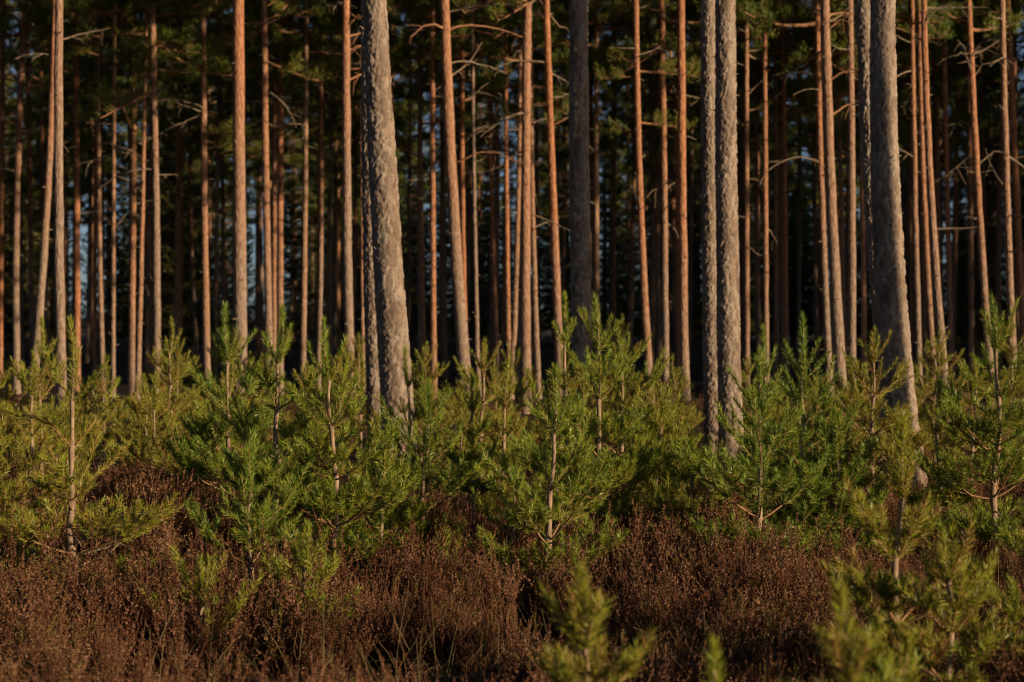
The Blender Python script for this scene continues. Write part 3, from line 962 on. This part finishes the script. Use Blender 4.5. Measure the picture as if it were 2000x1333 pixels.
sap('tallest young pine in the middle with forked orange limbs', 1146, 1062, 582, 5, 14, spread=1.05, tone=0.56, dry=0.12, nb=5, dead=5)
sap('slim pine top rising close left of the tallest young pine', 1113, 1015, 578, 5, 15, spread=0.6, tone=0.5, dry=0.15, nb=4)
sap('broad young pine right of the tallest one in the middle', 1222, 1030, 634, 5, 16, spread=1.15, tone=0.5, dry=0.12, nb=6)
sap('low bushy young pine at the right foot of the broad one', 1275, 1035, 760, 4, 17, spread=1.4, tone=0.45, dry=0.12, nb=6)
sap('young pine with straight pale stem, left one of the right clump', 1468, 1107, 690, 4, 18, spread=1.15, tone=0.6, dry=0.1, nb=5, dead=3)
sap('tall dense young pine, right one of the right clump', 1566, 1075, 620, 5, 19, spread=1.0, tone=0.64, dry=0.06, nb=6)
sap('young pine top between the two pines of the right clump', 1506, 1035, 643, 5, 20, spread=0.7, tone=0.6, dry=0.08, nb=5)
sap('thin young pine left of the tall one at the right edge', 1832, 1080, 750, 4, 21, spread=0.8, tone=0.5, dry=0.15, nb=4)
sap('tall young pine with slender leader near the right edge', 1946, 1085, 583, 5, 22, spread=1.05, tone=0.58, dry=0.08, nb=5, dead=3)
sap('blurred near pine with forked reddish leader at the right', 1737, 0, 820, 4, 23, d=9.0, spread=0.95, tone=0.42, dry=0.2, nb=4, gap=0.18, ln=0.05, dens=950)
sap('low blurred near pine right of the forked reddish one', 1862, 0, 1040, 4, 24, d=8.6, spread=1.15, tone=0.4, dry=0.1, nb=5)
sap('low blurred near pine below the forked reddish one', 1752, 0, 1245, 3, 33, d=6.8, spread=0.9, tone=0.36, dry=0.1, nb=5)
sap('near pine reaching in from the right picture edge', 2068, 0, 900, 4, 25, d=9.5, spread=1.0, tone=0.45, dry=0.1, nb=5)
sap('very blurred little pine at the bottom centre', 1150, 0, 1128, 4, 26, d=6.6, spread=0.95, tone=0.36, dry=0.05, nb=6, ln=0.05, dens=950)
sap('very blurred little pine at the bottom right', 1652, 0, 1158, 4, 27, d=5.8, spread=0.85, tone=0.34, dry=0.15, nb=5, ln=0.05, dens=950)
sap('tiny blurred pine tip at the bottom edge right of centre', 1386, 0, 1262, 3, 28, d=6.4, spread=0.7, tone=0.45, dry=0.0, nb=4)
sap('low bright green seedling left of the short pine with bare leader', 398, 1215, 1098, 2, 29, spread=1.6, tone=0.45, dry=0.05, nb=5, gap=0.3)
sap('low bright green seedling right of the short pine with bare leader', 590, 1190, 1030, 3, 30, spread=1.2, tone=0.5, dry=0.05, nb=5, gap=0.2)
sap('tiny pine seedling in the heather before the centre pines', 875, 1120, 1045, 2, 31, spread=1.3, tone=0.42, dry=0.05, nb=4)

sap('half height young pine at the right foot of the thick leaning trunks', 742, 1078, 850, 4, 51, spread=1.2, tone=0.5, dry=0.2, nb=5)
sap('low spreading young pine left of the front pale stemmed pine', 1003, 1085, 870, 4, 52, spread=1.2, tone=0.5, dry=0.15, nb=5)
sap('low young pine filling the gap right of the broad middle pines', 1338, 1068, 850, 4, 53, spread=1.3, tone=0.46, dry=0.1, nb=5)
sap('low young pine before the foot of the close thick pair', 1398, 1082, 915, 3, 54, spread=1.2, tone=0.52, dry=0.1, nb=5)
sap('bushy half height pine at the right edge of the right clump', 1622, 1080, 800, 4, 55, spread=1.25, tone=0.62, dry=0.08, nb=6)

# crowded back row, nothing tells them apart: four kinds, copied
BACK = [make_sapling(h, yr, 600 + k, spread=sp, dens=640, tone=tn, dry=0.15, nb=5, split=False)
        for k, (h, yr, sp, tn) in enumerate([(1.35, 5, 1.15, 0.36), (1.15, 4, 1.2, 0.3), (1.5, 5, 1.0, 0.42), (0.95, 4, 1.4, 0.34)])]
_r = np.random.default_rng(77)
for k in range(46):
    d = 17.0 + 13 * (k % 23) / 23 + _r.uniform(0, 1.0)
    px = -60 + ((k * 0.618034) % 1.0) * 2120
    if 1372 < px < 1452 and d < 29:
        px += 120
    if abs(px - 1790) < 45 and d < 24:
        px -= 110
    put_sapling(BACK[k % 4], 'small young pine in the crowded back row below the tall trunks', X(px, d), d, _r.uniform(0, 6.28), _r.uniform(0.75, 1.1), 'back row of young pines')
for k in range(12):
    d = 16 + _r.uniform(0, 12)
    px = (2080 + _r.uniform(0, 330)) if k % 2 else (-80 - _r.uniform(0, 330))
    put_sapling(BACK[k % 4], 'small young pine in the crowded back row below the tall trunks', X(px, d), d, _r.uniform(0, 6.28), _r.uniform(0.75, 1.1), 'back row of young pines')

# small bushy spruce at the foot of the thick pair
def spruce_mesh(seed, H, R, size, width, step, per, z0=0.05, mats=None):
    rng = np.random.default_rng(seed)
    acc = Acc()
    acc.add(*tube([[0, 0, -0.1], [0, 0, H * 0.5], [0, 0, H]], [0.012 * H, 0.007 * H, 0.004], 6), 0, 0)
    z, a = z0 * H, 0.0
    P, D, T_ = [], [], []
    while z < H:
        rel = z / H
        for b in range(rng.integers(5, 8)):
            a += 2.4 + rng.normal(0, 0.3)
            L = R * ((1 - rel) ** 0.85 + 0.04) * rng.uniform(0.7, 1.12)
            path = branch_path((0, 0, z), a, L, rng.uniform(-0.1, 0.35) - 0.25 * (1 - rel) + 0.4 * rel, 0.35, rng, 4, 0.06)
            acc.add(*tube(path, np.linspace(0.004 * H / 2 * 0.5 + 0.002, 0.002, 5), 3, False), 0, 0)
            k = max(5, int(per * L / R))
            u = rng.uniform(0.12, 1.0, k) * 4
            i = np.clip(u.astype(int), 0, 3)
            pp = path[i] + (path[i + 1] - path[i]) * (u - i)[:, None]
            h = np.array([-math.sin(a), math.cos(a), 0])
            off = rng.uniform(-1, 1, k) * L * 0.28 * (1.1 - u / 4)
            pp = pp + h * off[:, None] - UP * (np.abs(off) * 0.25)[:, None]
            dd = unit(unit(path[i + 1] - path[i]) + h * np.sign(off)[:, None] * 0.8)
            P.append(pp); D.append(dd); T_.append(np.full(k, 0.5 + rng.normal(0, 0.15)))
        z += step * rng.uniform(0.7, 1.2)
    tufts(acc, np.concatenate(P), np.concatenate(D), rng, 9, size, width, np.concatenate(T_), 1, 0.7)
    return acc

def bush_spruce(label, px, d, top_y, seed, R):
    x = X(px, d)
    H = Z(top_y, d) - gz(x, d)
    acc = spruce_mesh(seed, H, R, 0.05, 0.006, 0.07, 22)
    v, f, t, m = acc.arrays()
    root = thing('young_spruce', label, 'young spruce', (x, d, gz(x, d)))
    for nm, k, mt in (('trunk', 0, M_SHOOT), ('crown', 1, M_SPRUCE)):
        o = link(nm, mesh(nm, v, f[m == k], mt, False, {'tone': t}), root)
        if k:
            o['kind'] = 'stuff'
bush_spruce('yellow green bushy spruce left of the foot of the close thick pair', 1322, 27.0, 722, 41, 0.55)
bush_spruce('dark bushy spruce peeping over young pines left of the thickest trunk', 1685, 31.0, 800, 42, 0.6)

# ------------------------------------------------------------------ heather: uncountable, scattered clumps
def hidden(name, me):
    return bpy.data.objects.new(name, me)

def scatter(name, pts, rots, scls, idx, protos, label, cat):
    """one object whose points carry instances of the prototype meshes"""
    cl = bpy.data.collections.new(name + '_kinds')
    for k, me in enumerate(protos):
        cl.objects.link(hidden('%s_kind_%02d' % (name, k), me))
    me = bpy.data.meshes.new(name)
    me.vertices.add(len(pts))
    me.vertices.foreach_set('co', np.asarray(pts, np.float32).ravel())
    for nm, typ, key, arr in (('rot', 'FLOAT_VECTOR', 'vector', rots), ('scl', 'FLOAT_VECTOR', 'vector', scls), ('idx', 'INT', 'value', idx)):
        a = me.attributes.new(nm, typ, 'POINT')
        a.data.foreach_set(key, np.asarray(arr, np.int32 if typ == 'INT' else np.float32).ravel())
    me.update()
    o = link(name, me)
    o['label'] = label
    o['category'] = cat
    o['kind'] = 'stuff'
    g = bpy.data.node_groups.new(name + '_scatter', 'GeometryNodeTree')
    g.interface.new_socket('Geometry', in_out='INPUT', socket_type='NodeSocketGeometry')
    g.interface.new_socket('Geometry', in_out='OUTPUT', socket_type='NodeSocketGeometry')
    gi, go = g.nodes.new('NodeGroupInput'), g.nodes.new('NodeGroupOutput')
    ci = g.nodes.new('GeometryNodeCollectionInfo')
    ci.inputs['Collection'].default_value = cl
    ci.inputs['Separate Children'].default_value = True
    ci.inputs['Reset Children'].default_value = True
    ip = g.nodes.new('GeometryNodeInstanceOnPoints')
    ip.inputs['Pick Instance'].default_value = True
    def attr(nm, typ):
        n = g.nodes.new('GeometryNodeInputNamedAttribute')
        n.data_type = typ
        n.inputs['Name'].default_value = nm
        return n.outputs[0]
    g.links.new(gi.outputs[0], ip.inputs['Points'])
    g.links.new(ci.outputs[0], ip.inputs['Instance'])
    g.links.new(attr('idx', 'INT'), ip.inputs['Instance Index'])
    g.links.new(attr('rot', 'FLOAT_VECTOR'), ip.inputs['Rotation'])
    g.links.new(attr('scl', 'FLOAT_VECTOR'), ip.inputs['Scale'])
    g.links.new(ip.outputs[0], go.inputs[0])
    md = o.modifiers.new('scatter', 'NODES')
    md.node_group = g
    return o

def heather_clump(seed, green=0.12, stems=54):
    rng = np.random.default_rng(seed)
    acc = Acc()
    sprays = [(rng.uniform(0, 6.28), rng.uniform(0.02, 0.11), rng.uniform(0.75, 1.2), rng.uniform(-0.16, 0.2)) for k in range(9)]
    for s in range(stems):
        sa, sr, sl, st = sprays[s % 9]
        az = sa + rng.normal(0, 0.3)
        r = abs(sr + rng.normal(0, 0.015))
        b = np.array([math.cos(az) * r, math.sin(az) * r, -0.03])
        L = rng.uniform(0.22, 0.4) * sl
        tilt = rng.uniform(0.05, 0.65) * (0.4 + r / 0.1 * 0.7)
        a2 = az + rng.normal(0, 0.5)
        path = branch_path(b, a2, L, math.pi / 2 - tilt, rng.uniform(-0.25, 0.35), rng, 4, 0.07)
        lowest = 1.0 if rng.random() < 0.6 else 1.4
        acc.add(*tube(path, np.linspace(0.0022, 0.001, 5), 3, False), rng.uniform(0.05, 0.4), 0)
        sprigs = [path[2:]]
        for k in range(rng.integers(4, 8)):
            u = rng.uniform(lowest, 3.9)
            i = int(u)
            q = path[i] + (path[i + 1] - path[i]) * (u - i)
            sp = branch_path(q, rng.uniform(0, 6.28), rng.uniform(0.05, 0.13), rng.uniform(0.6, 1.3), 0.25, rng, 2, 0.1)
            acc.add(*tube(sp, [0.0013, 0.001, 0.0007], 3, False), rng.uniform(0.1, 0.5), 0)
            sprigs.append(sp)
        g = rng.random() < green
        base = rng.uniform(0.93, 1.0) if g else np.clip(rng.uniform(0.3, 0.6) + st, 0.15, 0.78)
        for sp in sprigs:
            seg = np.diff(sp, axis=0)
            L2 = np.linalg.norm(seg, axis=1).sum()
            n = int(L2 * 230) + 3
            u = rng.uniform(0.0, 1.0, n) * (len(sp) - 1)
            i = np.minimum(u.astype(int), len(sp) - 2)
            pos = sp[i] + seg[i] * (u - i)[:, None]
            ax = unit(seg[i])
            d = unit(ax * 0.6 + perp(ax, rng))
            t = base + rng.normal(0, 0.06, n)
            if not g:
                t = np.where(rng.random(n) < 0.12, rng.uniform(0.72, 0.84, n), np.clip(t, 0, 0.8))
            needles(acc, pos, d, rng.uniform(0.006, 0.011, n), 0.0055, rng, np.clip(t, 0, 1))
    return acc.build('heather_clump', M_HEATHER)

HK = [heather_clump(900 + k, gr) for k, gr in enumerate([0.06, 0.14, 0.02, 0.4, 0.1, 0.2, 0.04])]
_r = np.random.default_rng(9)
P, R_, S_, I_ = [], [], [], []
def field(n, y0, y1, dens_s):
    y = np.sqrt(_r.uniform(y0 ** 2, y1 ** 2, n))
    x = _r.uniform(-1, 1, n) * (0.2118 * y + 2.2)
    big = 0.5 + 0.5 * vnoise(x * 0.8 + 3, y * 0.8, 21)
    gaps = vnoise(x * 1.7 + 9, y * 1.3, 41) + 0.5 * vnoise(x * 4.1, y * 3.1, 43)
    keep = (_r.random(n) < 0.25 + 0.9 * big) & (gaps > np.where(y < 8, -0.6, -0.26) + 0.25 * _r.normal(size=n))
    x, y, big = x[keep], y[keep], big[keep]
    m = len(x)
    s = dens_s * (0.6 + 0.75 * big) * _r.uniform(0.65, 1.3, m)
    P.append(np.stack([x, y, ground(x, y)], -1))
    R_.append(np.stack([_r.normal(0, 0.12, m), _r.normal(0, 0.12, m), _r.uniform(0, 6.28, m)], -1))
    S_.append(np.stack([s * 0.95, s * 0.95, s * _r.uniform(0.8, 1.15, m)], -1))
    k = (vnoise(x * 0.5, y * 0.5, 33) * 2.2 + 3.0 + _r.normal(0, 1.3, m))
    I_.append(np.clip(np.round(k), 0, 6))
field(2300, 5.2, 19, 0.97)
field(420, 5.0, 8.5, 0.9)
field(260, 19, 24, 0.7)
field(500, 24, 40, 0.8)
scatter('heather', np.concatenate(P), np.concatenate(R_), np.concatenate(S_), np.concatenate(I_).astype(int), HK,
        'brown dried heather covering the ground between the young pines', 'heather')

# thin dry grass between the heather
def grass_tuft(seed):
    rng = np.random.default_rng(seed)
    acc = Acc()
    for s in range(16):
        p = branch_path((rng.normal(0, 0.03), rng.normal(0, 0.03), 0), rng.uniform(0, 6.28), rng.uniform(0.2, 0.5), rng.uniform(0.9, 1.5), rng.uniform(-1.0, 0), rng, 5, 0.07)
        acc.add(*tube(p, np.linspace(0.0015, 0.0006, 6), 3, False), rng.uniform(0, 0.8), 0)
    return acc.build('grass_tuft', M_GRASS)
n = 260
y = _r.uniform(9, 26, n)
x = _r.uniform(-1, 1, n) * (0.2118 * y + 1)
scatter('dry_grass', np.stack([x, y, ground(x, y)], -1), np.stack([0 * x, 0 * x, _r.uniform(0, 6.28, n)], -1), np.repeat(_r.uniform(0.7, 1.2, n), 3).reshape(-1, 3),
        _r.integers(0, 3, n), [grass_tuft(950 + k) for k in range(3)], 'thin dry grass blades between the heather', 'grass')

# ------------------------------------------------------------------ the wood behind and to both sides, one mass
def wood_pine(seed, H, ch, R, size=0.15, width=0.022, per=7, step=0.5):
    rng = np.random.default_rng(seed)
    acc = pine_crown(seed, H - ch, R, size, width, per, step, 0.7)
    v, f, t, m = acc.arrays()
    v = v + np.array([0, 0, ch])
    tv, tf = tube([[0, 0, -0.3], [0, 0, H * 0.4], [0.05, 0, H * 0.75], [0, 0, H - 0.2]], [0.11, 0.09, 0.06, 0.015], 9)
    a2 = Acc()
    for k in range(14):
        dead_branch(a2, (0, 0, rng.uniform(1.5, ch)), rng.uniform(0, 6.28), rng.uniform(0.3, 1.3), rng.uniform(-0.2, 0.4), -0.4, rng)
    v2, f2, t2, m2 = a2.arrays()
    V = np.concatenate([v, tv, v2])
    Fc = np.concatenate([f, tf + len(v), f2 + len(v) + len(tv)])
    M = np.concatenate([m, np.full(len(tf), 2), np.full(len(f2), 0)])
    return mesh('wood_pine', V, Fc, [M_LIMB, M_CROWN, M_LIMB], False, {'tone': np.concatenate([t, np.full(len(tv), .5), np.full(len(v2), .5)])}, M)
def wood_spruce(seed, H, R):
    acc = spruce_mesh(seed, H, R, 0.16, 0.028, 0.38, 26, 0.08)
    return acc.build('wood_spruce', [M_TWIG, M_SPRUCE])
WK = [wood_pine(40, 16, 6.5, 1.7), wood_pine(41, 17, 7.5, 1.9), wood_pine(42, 15, 5.0, 1.6), wood_spruce(43, 13, 1.9), wood_spruce(44, 9, 1.5),
      wood_pine(45, 16, 6.0, 1.8, 0.22, 0.055, 4, 0.8), wood_pine(46, 17, 6.5, 2.0, 0.22, 0.055, 4, 0.8)]
P, I_ = [], []
_r = np.random.default_rng(31)
def wood(n, x0, x1, y0, y1, spruce, keepout, pines=(0, 3)):
    c = 0
    while c < n:
        x, y = _r.uniform(x0, x1), _r.uniform(y0, y1)
        if keepout(x, y):
            continue
        P.append([x, y, 0])
        I_.append(_r.integers(3, 5) if _r.random() < spruce else _r.integers(*pines))
        c += 1
inview = lambda x, y: abs(x) < 0.2118 * y + 1.5
wood(150, -42, 42, 88, 175, 0.35, lambda x, y: abs(x) > 0.2118 * y + 4)
wood(14, -27, -13, 95, 125, 1.0, lambda x, y: False)
wood(85, -42, 42, 105, 170, 1.0, lambda x, y: abs(x) > 0.2118 * y + 4)
wood(30, 9, 60, 16, 60, 0.0, lambda x, y: inview(x, y) or y < 50 - 0.6 * x or y > 58 - 0.6 * x, (5, 7))
wood(620, 9, 100, 20, 150, 0.0, lambda x, y: inview(x, y) or y < 58 - 0.6 * x, (5, 7))
wood(80, -45, -6, 30, 110, 0.0, inview, (5, 7))
P = np.array(P)
n = len(P)
s = _r.uniform(0.85, 1.15, n)
scatter('far_forest', P, np.stack([0 * s, 0 * s, _r.uniform(0, 6.28, n)], -1), np.stack([s, s, s], -1), np.array(I_), WK,
        'dark mass of pines and spruces closing the view behind the trunks', 'forest')
